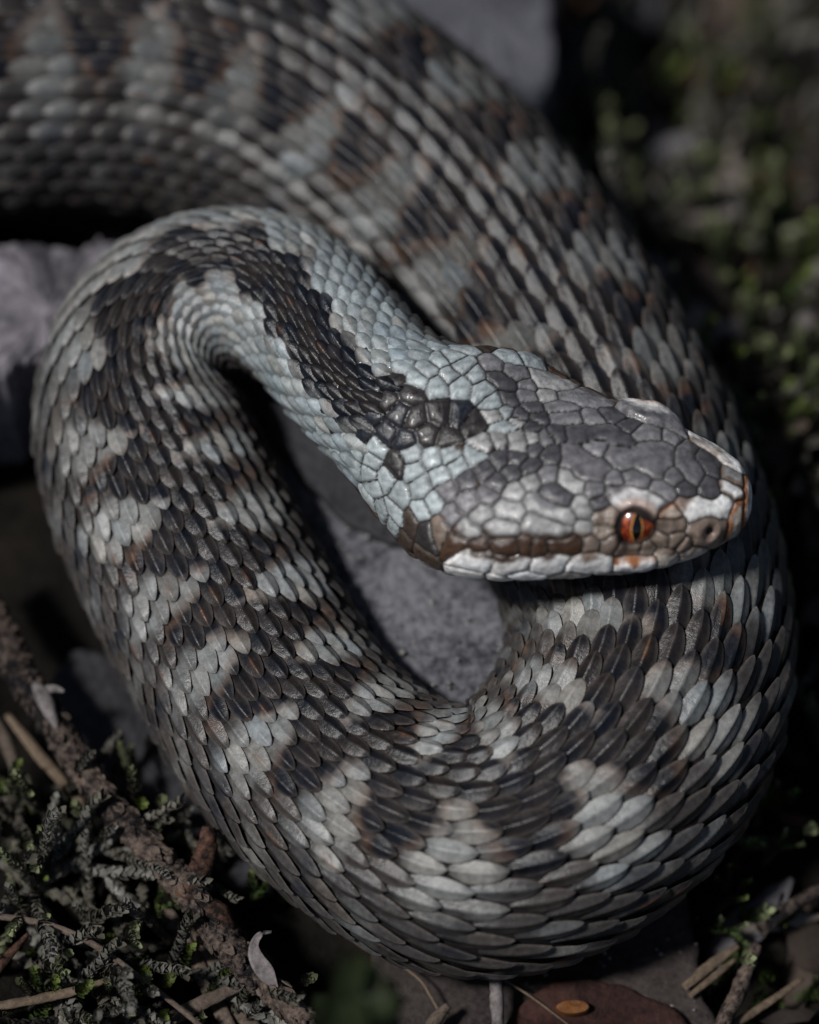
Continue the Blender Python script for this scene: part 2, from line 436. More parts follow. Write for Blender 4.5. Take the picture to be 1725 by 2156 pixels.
# each plate: sheet letter, centres on that sheet, colour, second colour, how the two mix
#  'u' second colour towards the top edge, 'd' towards the lower edge, 'r' round the rim, '' one colour
PL = [
 ('A', [(760,240),(880,270),(1000,310),(1080,360)], G, GD, 'u'), ('A', [(735,350)], GD, None, ''), ('A', [(830,395),(910,405)], G, None, ''),
 ('A', [(1035,435)], G, None, ''), ('A', [(1200,420),(1300,470),(1400,540),(1480,610)], WH, SB, 'u'),
 ('A', [(640,530),(760,560),(860,590),(930,650),(980,560),(1000,490),(700,600),(870,500)], G, None, ''),
 ('A', [(510,500)], G, None, ''), ('A', [(330,540),(430,590),(540,640),(400,660),(500,690),(340,600)], (.145,.137,.147), None, ''),
 ('A', [(360,380),(460,390),(560,390),(650,400),(700,440)], GD, G, 'd'), ('A', [(240,290),(330,285)], G, None, ''), ('A', [(490,280)], G, None, ''),
 ('A', [(610,265)], GD, None, ''), ('A', [(640,710)], G, None, ''), ('A', [(750,705),(830,735)], G, None, ''), ('A', [(950,780),(990,810)], G, None, ''),
 ('A', [(640,820),(740,830),(850,850),(950,880),(700,880),(830,910),(920,920)], (.19,.178,.185), WH, 'd'),
 ('A', [(1120,900),(1220,920),(1320,910),(1420,890),(1180,950),(1380,950)], WH, SB, 'u'),
 ('A', [(1050,700)], G, None, ''), ('A', [(1130,790)], GD, None, ''), ('A', [(1130,500),(1120,580),(1200,640),(1200,690)], (.15,.144,.152), None, ''),
 ('A', [(1290,590),(1330,650)], GD, None, ''), ('A', [(1300,760),(1310,810)], GD, None, ''), ('A', [(1440,690),(1500,710)], GL, BN, 'r'),
 ('A', [(1440,780),(1490,810)], WH, BN, 'r'), ('A', [(1575,760),(1590,850),(1570,950)], WH, RU, 'r'), ('A', [(1565,670)], RU, None, ''),
 ('A', [(1510,920),(1500,1000),(1480,1080)], (.6,.52,.45), RU, 'r'), ('A', [(1200,1070),(1280,1050),(1380,1060),(1230,1140),(1340,1150)], SB, BN, 'r'),
 ('A', [(1000,960),(1070,970)], (.55,.45,.38), RU, 'r'), ('A', [(1000,1045),(1090,1030)], BN, None, ''), ('A', [(960,1140)], BN, None, ''),
 ('A', [(1075,1140)], BN, None, ''), ('A', [(1140,1180)], SB, None, ''), ('A', [(540,985),(600,970)], BN, None, ''), ('A', [(540,1090)], BN, None, ''),
 ('A', [(600,1190)], BN, None, ''), ('A', [(480,1170)], BN, None, ''), ('A', [(690,1205),(760,1205)], BN, None, ''), ('A', [(860,1210)], BN, None, ''),
 ('A', [(530,890)], GD, None, ''), ('A', [(480,1290),(400,1320),(560,1320)], WH, SB, 'u'), ('A', [(690,1320),(780,1310),(870,1310)], WH, RU, 'u'),
 ('A', [(990,1260),(1030,1300)], (.6,.55,.5), BN, 'u'), ('A', [(1150,1240),(1230,1250),(1130,1290)], (.62,.55,.5), BN, 'u'), ('A', [(1330,1210)], BN, None, ''),
 ('A', [(220,1300),(120,1320)], WH, CH, 'u'), ('A', [(400,900),(430,940)], GL, None, ''), ('A', [(430,1060)], GL, BN, 'd'), ('A', [(490,790)], G, None, ''),
 ('A', [(300,700),(360,760)], GL, None, ''), ('A', [(170,690)], G, None, ''), ('A', [(60,730)], GL, None, ''), ('A', [(190,800),(280,850)], GD, None, ''),
 ('A', [(200,540)], GD, None, ''), ('A', [(80,880),(180,930),(290,980)], GL, G, 'u'), ('A', [(60,1030),(170,1070),(270,1080)], GL, BR, 'd'),
 ('A', [(240,1190),(340,1170)], CH, None, ''), ('A', [(90,1200)], CH, None, ''),
 ('B', [(235,45)], LT, None, ''), ('B', [(140,120)], LT, None, ''), ('B', [(305,150)], LT, None, ''), ('B', [(205,230)], LT, None, ''), ('B', [(395,85)], LT, None, ''),
 ('B', [(390,230)], LT, None, ''), ('B', [(490,160)], LT, None, ''), ('B', [(555,270)], LT, None, ''), ('B', [(320,15)], LT, None, ''), ('B', [(60,190)], LT, None, ''),
 ('B', [(640,90)], G, None, ''), ('B', [(660,170),(730,220)], GD, None, ''), ('B', [(770,130),(850,170)], G, None, ''), ('B', [(880,220)], G, None, ''),
 ('B', [(980,190),(1100,220)], GL, None, ''), ('B', [(1040,310)], GL, None, ''), ('B', [(1200,320),(1320,330),(1420,340)], G, None, ''), ('B', [(880,310)], G, None, ''),
 ('B', [(745,330)], GD, None, ''), ('B', [(930,405)], GD, None, ''), ('B', [(830,465)], GD, None, ''), ('B', [(980,480)], GD, None, ''), ('B', [(1100,400),(1170,390)], G, None, ''),
 ('B', [(640,360)], LT, None, ''), ('B', [(720,430)], LT, None, ''), ('B', [(800,510)], GL, None, ''), ('B', [(650,460)], GL, None, ''), ('B', [(700,540),(760,545)], LT, None, ''),
 ('B', [(800,620),(840,690)], GL, None, ''), ('B', [(930,630)], GL, None, ''), ('B', [(1010,630)], G, None, ''), ('B', [(1110,590)], GD, None, ''), ('B', [(920,560)], GD, None, ''),
 ('B', [(560,680)], GL, DK, 'u'), ('B', [(680,640)], GL, GD, 'u'), ('B', [(495,770)], LT, None, ''), ('B', [(680,790)], GD, None, ''), ('B', [(810,780)], GD, None, ''),
 ('B', [(900,840)], GD, None, ''), ('B', [(930,700)], GD, None, ''), ('B', [(165,790)], LT, None, ''), ('B', [(360,840)], LT, None, ''), ('B', [(225,915)], LT, None, ''),
 ('B', [(90,990)], LT, None, ''), ('B', [(40,870)], LT, None, ''), ('B', [(10,760)], LT, None, ''), ('B', [(300,750)], LT, CH, 'u'), ('B', [(190,1115)], LT, None, ''),
 ('B', [(270,1030)], G, None, ''), ('B', [(430,950)], GD, CH, 'u'), ('B', [(570,870)], GD, None, ''), ('B', [(660,960)], GD, None, ''), ('B', [(770,890)], GD, None, ''),
 ('B', [(590,1060)], G, None, ''), ('B', [(790,1040)], GL, None, ''), ('B', [(440,1110)], G, None, ''), ('B', [(540,1220)], GL, None, ''), ('B', [(720,1170),(800,1190)], GL, None, ''),
 ('B', [(310,1220)], G, None, ''), ('B', [(80,1200)], LT, None, ''), ('B', [(230,1300)], BN, None, ''), ('B', [(620,1320),(740,1310)], GL, BR, 'd'),
 ('B', [(400,1330),(480,1330)], GL, CH, 'd'), ('B', [(100,1330)], DK, None, ''), ('B', [(20,1270)], BR, None, ''), ('B', [(360,1420)], CH, None, ''), ('B', [(530,1430)], CH, None, ''),
 ('B', [(660,1440),(760,1440)], CH, None, ''), ('B', [(890,1440)], CH, None, ''),
 ('B', [(440,1530),(560,1540)], WH, CH, 'u'), ('B', [(680,1570),(820,1580)], WH, CH, 'u'),
]
def sheet(k, x, y):
    if k == 'A': sx, sy = 1600 + x / 2.3, 1150 + y / 2.3
    else: sx, sy = 1250 + x / 2.464, 1080 + y / 2.464
    return sx * 0.69, sy * 0.69
seeds, sid, pcol, pcol2, pmode = [], [], [], [], []
for (k, pts, c1, c2, mode) in PL:
    pid = len(pcol); n0 = len(seeds)
    pts = list(pts)
    for i in range(len(pts)):
        for j in range(i):
            if math.hypot(pts[i][0] - pts[j][0], pts[i][1] - pts[j][1]) < 140:
                for f in (.33, .67): pts.append((pts[i][0] * f + pts[j][0] * (1 - f), pts[i][1] * f + pts[j][1] * (1 - f)))
    for (x, y) in pts:
        px, py = sheet(k, x, y)
        hit = HB.ray_cast(Vector(CAM), Vector(ray(px, py)))
        if hit[0] is not None:
            seeds.append(np.array(hit[0])); sid.append(pid)
    if len(seeds) > n0:
        pcol.append(c1); pcol2.append(c2 or c1); pmode.append(mode)
# local coordinates of a point: distance from snout and angle, through the nearest grid vertex
from mathutils.kdtree import KDTree
kd = KDTree(len(HVf))
for i, v in enumerate(HVf): kd.insert(Vector(v), i)
kd.balance()
def local(p):
    i = kd.find(Vector(p))[1]
    return dg_.reshape(-1)[i], pg_.reshape(-1)[i]
# the far side mirrors the near side where nothing has been laid yet
base_n = len(seeds)
S0 = np.array(seeds); id0 = np.array(sid)
mir = {}
for i in range(base_n):
    d_, p_ = local(seeds[i])
    q, _ = surf(np.array([S_END - d_]), np.array([-p_])); q = q[0]
    if np.linalg.norm(S0 - q, axis=1).min() > 80:
        o = sid[i]
        if o not in mir:
            mir[o] = len(pcol); pcol.append(pcol[o]); pcol2.append(pcol2[o]); pmode.append(pmode[o])
        seeds.append(q); sid.append(mir[o])
# small nape, throat and neck scales fill what is left
S1 = list(seeds)
cand = []
d = 20.0; row = 0
while d < D_HEAD + 60:
    gap = 40 if d > 480 else 46
    circ = 2 * pi * 0.5 * (head_tab(d, 1) + head_tab(d, 2))
    n = max(6, int(circ / gap))
    for j in range(n):
        cand.append((d + rng.normal(0, 3), -pi + 2 * pi * (j + .5 * (row % 2)) / n + rng.normal(0, .02)))
    d += gap * .84; row += 1
cand = np.array(cand)
cq, _ = surf(S_END - np.clip(cand[:, 0], 3, None), cand[:, 1])
for (dv, pv), q in zip(cand, cq):
    lim = 30 if (dv > 520 and abs(pv) < .55) else (38 if dv > 520 else (56 if abs(pv) > 1.6 else 66))
    if np.linalg.norm(np.array(S1) - q, axis=1).min() > lim:
        S1.append(q); seeds.append(q); sid.append(len(pcol))
        ap = abs(pv)
        if ap > 1.75: c = (.20, .17, .15) if dv > 520 else (WH if ap < 2.3 else (.35, .33, .32))
        else:
            c = tuple(pattern(np.array([min(S_END - dv, S_END - D_HEAD * .6)]), np.array([pv * .9]))[0])
            hwn = float(np.interp(dv, [540 * hs, 600 * hs, 680 * hs, 800 * hs], [.0, .30, .50, .52]))
            c = tuple(C_BLACK * 1.5 if rng.random() < .4 else C_BROWN) if abs(pv - .03) < hwn else LT
            if dv < 470: c = G
            if ap > 1.35 and dv > 400: c = BR
        pcol.append(c); pcol2.append(c); pmode.append('')
seeds = np.array(seeds); sid = np.array(sid); NP_ = len(pcol)
# nearest and second plate for each vertex
N_h = len(HVf)
d1 = np.full(N_h, 1e18); i1 = np.zeros(N_h, int)
wob = np.stack([fbm(HVf / 28 + k * 31.7, 2) for k in range(3)], -1) * 2.5
HQ = HVf + wob
ed = np.full(N_h, 1e9)
for a in range(0, N_h, 8000):
    D2 = ((HQ[a:a + 8000, None, :] - seeds[None]) ** 2).sum(-1)
    j = D2.argmin(1); m = D2[np.arange(len(j)), j]
    pid = sid[j]
    sep = np.linalg.norm(seeds[j][:, None, :] - seeds[None], axis=-1) + 1e-6
    e = (D2 - m[:, None]) / (2 * sep)
    e[sid[None, :] == pid[:, None]] = 1e9
    ed[a:a + 8000] = e.min(1); i1[a:a + 8000] = pid
prad = np.array([max(10.0, ed[i1 == k].max() if (i1 == k).any() else 10.0) for k in range(NP_)])
tt = ed / prad[i1]
bev = np.minimum(10.0, prad[i1] * .45)
hgt = 5.5 * (1 - (1 - np.clip(ed / bev, 0, 1)) ** 2.2) + 2.5 * np.clip(tt, 0, 1) - 3.5
ed_, ep_ = local(np.array(HB.ray_cast(Vector(CAM), Vector(ray(1338, 1108)))[0]))
eye_p, eye_n = surf(np.array([S_END - ed_, S_END - ed_]), np.array([ep_, -ep_]))
hgt += 1.2 * fbm(HVf / 16, 3)
# nostrils
nos = [HB.ray_cast(Vector(CAM), Vector(ray(*sheet('A', 1305, 1090))))[0]]
d_, p_ = local(np.array(nos[0])); nos.append(surf(np.array([S_END - d_]), np.array([-p_]))[0][0])
nosd = np.minimum(*[np.linalg.norm(HVf - np.array(q), axis=1) for q in nos])
hgt -= 16 * np.exp(-(nosd / 12) ** 2) - 3 * np.exp(-((nosd - 20) / 9) ** 2)
eyed = np.minimum(*[np.linalg.norm(HVf - q, axis=1) for q in eye_p])
hgt += 4 * np.exp(-((eyed - 50) / 9) ** 2) - 24 * sstep(44, 33, eyed)
brow_ids = [15]                                                     # the shield above the near eye and its mirror
brow_ids += [mir[k] for k in (15,) if k in mir] + [0]
isb = np.isin(i1, brow_ids)
hgt += np.where(isb, 15 * sstep(120, 60, eyed) * sstep(0, 10, ed), 0)
HD = HVf + HN.reshape(-1, 3) * hgt[:, None]
HD[:, 2] -= np.where(isb, 9 * sstep(90, 50, eyed) * sstep(0, 10, ed), 0)
# pigment of the plates
A_ = np.array(pcol)[i1]; B_ = np.array(pcol2)[i1]
zl = np.einsum('ij,ij->i', HVf - POS[-1], np.tile(np.interp(S_END - 300, SS, DOR[:, 2]) * Z, (N_h, 1)))
mode = np.array(pmode)[i1]
zmin = np.array([zl[i1 == k].min() if (i1 == k).any() else 0 for k in range(NP_)])[i1]
zmax = np.array([zl[i1 == k].max() if (i1 == k).any() else 1 for k in range(NP_)])[i1]
zt = (zl - zmin) / np.maximum(zmax - zmin, 1) + 0.16 * fbm(HVf / 22, 3)
fr = np.zeros(N_h)
fr = np.where(mode == 'u', sstep(.70, .95, zt), fr)
fr = np.where(mode == 'd', sstep(.50, .12, zt), fr)
fr = np.where(mode == 'r', sstep(.60, .25, tt + .2 * fbm(HVf / 18, 2)), fr)
HC = mixc(A_, B_, fr)
ptone = rng.normal(1, .10, NP_)[i1]
HC = HC * (ptone * (1 + .16 * fbm(HVf / 30, 3)))[:, None]
HC = mixc(HC, HC * .72 + np.array([.07, .06, .055]), .35 * np.exp(-((ed - 5) / 2.5) ** 2))
wb_ = np.where(isb, sstep(78, 62, eyed + 6 * fbm(HVf / 14, 2)), 0)
HC = mixc(HC, np.broadcast_to(np.array(WH), HC.shape), wb_ * .6)
HC = mixc(HC, np.broadcast_to(np.array(RU), HC.shape), np.where(isb, sstep(58, 48, eyed), 0) * .5)
HC = mixc(HC, np.broadcast_to(np.array([.012, .010, .010]), HC.shape), sstep(2.6, .9, ed))
HC = mixc(HC, np.broadcast_to(np.array([.05, .03, .025]), HC.shape), np.exp(-(nosd / 11) ** 2))
HC = mixc(HC, np.broadcast_to(np.array([.05, .04, .035]), HC.shape), sstep(47, 40, eyed))
HC = np.clip(HC, .004, .9)
fid = i1[HF[:, 0]]
for k in range(NP_):
    sel = HF[fid == k]
    if len(sel) < 3: continue
    u, inv = np.unique(sel, return_inverse=True)
    mesh_obj('head_plate', HD[u], inv.reshape(-1, 4), M_PLATE, adder, HC[u], origin=HD[u].mean(0))

# ---------------------------------------------------------------- eyes
def eye_material():
    m, n, b = new_mat('orange_iris')
    tc = n.nodes.new('ShaderNodeTexCoord')
    nz = n.nodes.new('ShaderNodeTexNoise'); nz.inputs['Scale'].default_value = 1900; nz.inputs['Detail'].default_value = 6
    n.links.new(tc.outputs['Object'], nz.inputs['Vector'])
    cr = n.nodes.new('ShaderNodeValToRGB')
    el = cr.color_ramp.elements
    el[0].position = .36; el[0].color = (.020, .002, .001, 1)
    el[1].position = .68; el[1].color = (.52, .12, .015, 1)
    e = el.new(.5); e.color = (.20, .022, .004, 1)
    n.links.new(nz.outputs['Fac'], cr.inputs[0]); n.links.new(cr.outputs[0], b.inputs['Base Color'])
    b.inputs['Roughness'].default_value = .35
    b.inputs['Coat Weight'].default_value = 1.0; b.inputs['Coat Roughness'].default_value = .08
    return m
M_EYE = eye_material()
M_PUPIL, _n, _b = new_mat('pupil_black'); _b.inputs['Base Color'].default_value = (.003, .002, .002, 1); _b.inputs['Roughness'].default_value = .15
_b.inputs['Coat Weight'].default_value = 1.0; _b.inputs['Coat Roughness'].default_value = .08
M_GOLD, _n, _b = new_mat('pale_gold_pupil_ring'); _b.inputs['Base Color'].default_value = (.55, .25, .06, 1); _b.inputs['Roughness'].default_value = .3
iE = int(np.searchsorted(SS, S_END - ed_))
F_ = TAN[iE]; D_ = DOR[iE]
for k in (0, 1):
    c = eye_p[k]; nrm = eye_n[k]
    sgn = 1 if k == 0 else -1
    ax = norm(SID[iE] * sgn + F_ * .15 + D_ * .45)
    up_ = norm(D_ - ax * (D_ @ ax)); sd_ = np.cross(up_, ax)
    R_ = 50.0
    cen_e = c - ax * (R_ - 11) 
    th, ph = np.meshgrid(np.linspace(0.001, 1.25, 22), np.linspace(0, 2 * pi, 49)[:-1], indexing='ij')
    def sph(x, y, rr):                                              # small angles on the eyeball
        q = norm(ax[None] + sd_[None] * np.tan(x)[:, None] + up_[None] * np.tan(y)[:, None])
        return cen_e + q * rr
    q = ax * np.cos(th)[..., None] + (sd_ * np.cos(ph)[..., None] + up_ * np.sin(ph)[..., None]) * np.sin(th)[..., None]
    ev = mesh_obj('eye', (cen_e + q * R_).reshape(-1, 3), grid_faces(22, 48, True), M_EYE, adder, origin=cen_e)
    for nm, wd, ht, rr, mt in (('pupil_ring', .255, .80, R_ + .5, M_GOLD), ('pupil', .195, .74, R_ + 1.0, M_PUPIL)):
        t = np.linspace(-1, 1, 21); hw_ = wd * (1 - np.abs(t) ** 1.8)
        vvv = []
        for f in (-1, -.33, .33, 1):
            vvv.append(sph(hw_ * f + .02, t * ht - .02, rr))
        vvv = np.stack(vvv, 1)
        mesh_obj(nm, vvv.reshape(-1, 3), grid_faces(21, 4), mt, ev, origin=cen_e)

# ---------------------------------------------------------------- the forest floor
def ground_material():
    m, n, b = new_mat('dark_forest_soil')
    tc = n.nodes.new('ShaderNodeTexCoord')
    nz = n.nodes.new('ShaderNodeTexNoise'); nz.inputs['Scale'].default_value = 160; nz.inputs['Detail'].default_value = 8; nz.inputs['Roughness'].default_value = .7
    n.links.new(tc.outputs['Object'], nz.inputs['Vector'])
    cr = n.nodes.new('ShaderNodeValToRGB'); el = cr.color_ramp.elements
    el[0].position = .35; el[0].color = (.003, .003, .003, 1); el[1].position = .8; el[1].color = (.022, .018, .014, 1)
    n.links.new(nz.outputs['Fac'], cr.inputs[0]); n.links.new(cr.outputs[0], b.inputs['Base Color'])
    b.inputs['Roughness'].default_value = .9; b.inputs['Specular IOR Level'].default_value = .08
    bp = n.nodes.new('ShaderNodeBump'); bp.inputs['Strength'].default_value = .8; bp.inputs['Distance'].default_value = .003
    n.links.new(nz.outputs['Fac'], bp.inputs['Height']); n.links.new(bp.outputs[0], b.inputs['Normal'])
    return m
gx = np.concatenate([[-60000, -20000, -8000], np.linspace(-3200, 3200, 110), [8000, 20000, 60000]])
gy = np.concatenate([[-60000, -20000, -8000], np.linspace(-3200, 4200, 120), [9000, 20000, 60000]])
X, Y = np.meshgrid(gx, gy, indexing='ij')
def ground_z(x, y):
    p = np.stack([x / 420, y / 420, np.zeros_like(x)], -1)
    return -55 + 45 * fbm(p, 4) + 110 * sstep(-250, -520, x) * sstep(-450, -700, y) - 1000 * sstep(100, 2600, y) * sstep(-400, 600, x)
GZ = ground_z(X, Y)
tag(mesh_obj('ground', np.stack([X, Y, GZ], -1).reshape(-1, 3), grid_faces(len(gx), len(gy)), ground_material()), kind='structure')

def bark_material(name, c0, c1, scale=500, stretch=(1, 1, 1), bump=.6, rough=.75, spots=None, lo=.38, hi=.66):
    m, n, b = new_mat(name)
    tc = n.nodes.new('ShaderNodeTexCoord')
    mp = n.nodes.new('ShaderNodeMapping'); mp.inputs['Scale'].default_value = stretch
    n.links.new(tc.outputs['Object'], mp.inputs['Vector'])
    a = n.nodes.new('ShaderNodeTexNoise'); a.inputs['Scale'].default_value = scale * .22; a.inputs['Detail'].default_value = 6; a.inputs['Roughness'].default_value = .65
    f = n.nodes.new('ShaderNodeTexNoise'); f.inputs['Scale'].default_value = scale * 3; f.inputs['Detail'].default_value = 6; f.inputs['Roughness'].default_value = .75
    n.links.new(mp.outputs[0], a.inputs['Vector']); n.links.new(mp.outputs[0], f.inputs['Vector'])
    mx = n.nodes.new('ShaderNodeMath'); mx.operation = 'MULTIPLY_ADD'; mx.inputs[1].default_value = .55
    n.links.new(f.outputs['Fac'], mx.inputs[0])
    h = n.nodes.new('ShaderNodeMath'); h.operation = 'MULTIPLY'; h.inputs[1].default_value = .5
    n.links.new(a.outputs['Fac'], h.inputs[0]); n.links.new(h.outputs[0], mx.inputs[2])
    cr = n.nodes.new('ShaderNodeValToRGB'); el = cr.color_ramp.elements
    el[0].position = lo; el[0].color = (*c0, 1); el[1].position = hi; el[1].color = (*c1, 1)
    n.links.new(mx.outputs[0], cr.inputs[0])
    out = cr.outputs[0]
    if spots:
        v = n.nodes.new('ShaderNodeTexVoronoi'); v.inputs['Scale'].default_value = 170
        n.links.new(tc.outputs['Object'], v.inputs['Vector'])
        r = n.nodes.new('ShaderNodeMapRange'); r.inputs[1].default_value = .10; r.inputs[2].default_value = .07; r.inputs[3].default_value = 0; r.inputs[4].default_value = .8
        n.links.new(v.outputs['Distance'], r.inputs[0])
        mc = n.nodes.new('ShaderNodeMix'); mc.data_type = 'RGBA'
        n.links.new(r.outputs[0], mc.inputs['Factor']); n.links.new(out, mc.inputs[6]); mc.inputs[7].default_value = (*spots, 1)
        out = mc.outputs[2]
    n.links.new(out, b.inputs['Base Color'])
    b.inputs['Roughness'].default_value = rough; b.inputs['Specular IOR Level'].default_value = .18
    bp = n.nodes.new('ShaderNodeBump'); bp.inputs['Strength'].default_value = bump; bp.inputs['Distance'].default_value = .0006
    n.links.new(mx.outputs[0], bp.inputs['Height']); n.links.new(bp.outputs[0], b.inputs['Normal'])
    return m

def slab(name, outline, z, thick, mat, label, cat, tilt=(0, 0), rough=6, seed=0, edge=10):
    """a broken flake: uneven outline, rounded and chipped rim, undulating face; outline in photo places at height z"""
    P = np.array([at(x, y, z) for x, y in outline]); c = P.mean(0)
    Q = catmull(np.vstack([P[-1:], P, P[:2]]), 14)[14:14 * (len(P) + 1)]
    nO = len(Q)
    ang = np.arange(nO)
    wv = fbm(np.stack([Q[:, 0] / 60, Q[:, 1] / 60, np.full(nO, seed * 7.7)], -1), 4)
    Q = c + (Q - c) * (1 + .06 * wv)[:, None]
    ks = np.array([0, .2, .4, .58, .74, .86, .94, .985, 1.0, 1.01, .99])
    rings = []
    for i, k in enumerate(ks):
        p = c + (Q - c) * k
        zz = z + tilt[0] * (p[:, 0] - c[0]) + tilt[1] * (p[:, 1] - c[1])
        zz = zz + rough * 2.2 * fbm(np.stack([p[:, 0] / 120, p[:, 1] / 120, np.full(nO, seed * 3.1)], -1), 4) + rough * .5 * fbm(np.stack([p[:, 0] / 14, p[:, 1] / 14, np.full(nO, seed * 5.1)], -1), 3)
        if i == 7: zz = zz - edge * .35
        if i == 8: zz = zz - edge
        if i == 9: zz = zz - thick * .6
        if i == 10: zz = zz - thick
        p = p.copy(); p[:, 2] = zz; rings.append(p)
    V = np.vstack(rings)
    o = mesh_obj(name, V, grid_faces(len(ks), nO, True), mat, origin=c)
    return tag(o, label, cat)

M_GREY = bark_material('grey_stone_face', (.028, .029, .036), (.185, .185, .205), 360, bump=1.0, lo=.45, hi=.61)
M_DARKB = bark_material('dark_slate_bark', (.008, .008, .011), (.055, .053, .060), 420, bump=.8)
M_DARKB2 = bark_material('blue_grey_stone', (.02, .021, .026), (.13, .13, .15), 300, bump=.8)
M_PALE = bark_material('pale_lilac_bark', (.030, .027, .032), (.34, .315, .35), 260, bump=1.0)
M_BROWN = bark_material('dark_brown_bark', (.010, .008, .008), (.075, .060, .056), 700, bump=.9, spots=(.26, .25, .25))
M_RED = bark_material('reddish_bark', (.010, .006, .006), (.065, .028, .022), 500, bump=.9)
M_TWIG = bark_material('flaking_twig_bark', (.006, .005, .006), (.21, .155, .125), 420, bump=1.0, lo=.47, hi=.66)
M_TWIGR = bark_material('rusty_twig_bark', (.007, .005, .004), (.15, .075, .052), 420, bump=1.0, lo=.45, hi=.62)
M_WOOD = bark_material('weathered_splinter', (.045, .034, .027), (.20, .155, .125), 900, (1, 1, 1), bump=.9)
M_TAN = bark_material('tan_straw', (.045, .032, .022), (.21, .155, .11), 500, bump=.7)
M_BONE = bark_material('bare_pale_wood', (.06, .052, .052), (.28, .25, .245), 420, bump=.4)
M_ORANGE = bark_material('orange_resin', (.05, .016, .006), (.22, .088, .028), 300, bump=.5, rough=.4)

slab('stone', [(400, 760), (700, 800), (1000, 960), (1180, 1080), (1150, 1320), (1080, 1480), (940, 1560), (760, 1440), (620, 1220), (430, 1000)], 265, 380, M_GREY,
     'flat grey stone face inside the loop of the adder', 'stone', rough=7, seed=1)
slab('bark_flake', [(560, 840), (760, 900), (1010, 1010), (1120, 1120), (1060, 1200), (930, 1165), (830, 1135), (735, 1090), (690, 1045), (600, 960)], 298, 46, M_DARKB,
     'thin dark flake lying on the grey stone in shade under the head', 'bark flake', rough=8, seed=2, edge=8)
slab('stone', [(105, 1450), (150, 1385), (230, 1365), (340, 1400), (520, 1700), (560, 1850), (440, 1850), (330, 1790), (210, 1660), (120, 1540)], 30, 120, M_DARKB,
     'dark slate grey stone between the rough twig and the coil', 'stone', rough=6, seed=3, edge=14)
slab('bark_piece', [(-160, 470), (20, 480), (150, 490), (215, 470), (330, 500), (380, 640), (230, 730), (140, 740), (80, 775), (40, 805), (-20, 830), (-160, 840)], 330, 400, M_PALE,
     'pale lilac grey bark slab poking out behind the coil', 'bark', tilt=(-.05, -.35), rough=26, seed=4, edge=26)
slab('bark_piece', [(880, 1820), (1150, 1850), (1420, 1870), (1455, 1960), (1475, 2040), (1500, 2140), (1530, 2260), (1000, 2300), (780, 2120)], 24, 110, M_BROWN,
     'dark brown bark slab with pale specks under the lowest bend of the body', 'bark', rough=7, seed=5, edge=10)
slab('bark_flake', [(1060, 2150), (1130, 2085), (1250, 2062), (1360, 2085), (1450, 2150), (1500, 2260), (1040, 2260)], 66, 40, M_RED,
     'curved reddish bark flake holding an orange fleck', 'bark flake', rough=7, seed=6, edge=12)
slab('resin_fleck', [(1172, 2118), (1195, 2106), (1228, 2108), (1240, 2122), (1220, 2132), (1188, 2131)], 88, 22, M_ORANGE,
     'small bright orange fleck stuck on the reddish bark', 'fleck', rough=3, seed=7, edge=5)
slab('stone', [(780, -260), (1000, -300), (1160, -200), (1168, 60), (1160, 170), (1105, 270), (960, 260), (820, 120)], 60, 420, M_DARKB2,
     'blurred blue grey slab standing behind the thickest coil', 'stone', rough=10, seed=8, edge=30)
slab('stone', [(-700, 60), (-200, 60), (300, 90), (560, 140), (760, 260), (900, 420), (1060, 620), (1200, 860), (1300, 1080), (1340, 1300), (1250, 1460), (1050, 1200), (850, 800), (560, 420), (100, 330), (-700, 330)], 6, 700, M_DARKB,
     'dark stone that carries the thickest rear coil', 'stone', rough=3, seed=12, edge=20)

def tube(pts, rads, nseg=14, ridges=0.0, seed=0, flat=1.0, sub=10, freq=16.0, cap=True):
    A = catmull(np.hstack([np.array(pts, float), np.array(rads, float)[:, None]]), sub)
    P, r = A[:, :3], A[:, 3]
    T = norm(np.gradient(P, axis=0)); upv = np.array([0.05, 0.1, 1.0])
    D = norm(upv - (T @ upv)[:, None] * T); S = np.cross(T, D)
    th = np.linspace(0, 2 * pi, nseg + 1)[:-1]
    ring = S[:, None] * np.cos(th)[None, :, None] + D[:, None] * np.sin(th)[None, :, None] * flat
    nz = fbm((P[:, None] + ring * r[:, None, None]) / freq + seed * 9.1, 3) if ridges else 0
    V = P[:, None] + ring * (r[:, None] * (1 + ridges * nz))[..., None]
    F = [tuple(f) for f in grid_faces(len(P), nseg, True)[:, ::-1]]
    V = V.reshape(-1, 3)
    if cap:
        F.append(tuple(range(nseg))); F.append(tuple(range(len(V) - 1, len(V) - 1 - nseg, -1)))
    return V, F

# the rough twig
twig = empty('twig', at(300, 1800, 0)); tag(twig, 'rough flaking twig with a short stub lying beside the coil', 'twig')
tp = [(-90, 1190, 70), (-20, 1300, 74), (40, 1415, 78), (110, 1520, 82), (195, 1650, 84), (300, 1770, 84), (400, 1880, 84), (470, 1975, 86), (545, 2060, 88), (625, 2135, 90), (720, 2220, 92)]
tr = [35, 36, 35, 32, 30, 29, 31, 33, 28, 25, 23]
TPTS = [at(p[0], p[1], p[2] + 110) for p in tp]
V, F = tube(TPTS, tr, 36, .26, 1, sub=40, freq=11)
mesh_obj('stem', V, F, M_TWIG, twig)
V, F = tube([at(395, 1890, 194), at(420, 1840, 218), at(435, 1790, 238), at(440, 1742, 252)], [30, 26, 22, 13], 18, .22, 2, sub=16, freq=7)
mesh_obj('stub', V, F, M_TWIGR, twig)
V, F = tube([at(408, 1868, 202), at(418, 1850, 210), at(424, 1840, 214)], [36, 39, 34], 18, .22, 5, sub=8, freq=8)
mesh_obj('stub_collar', V, F, M_TWIG, twig)
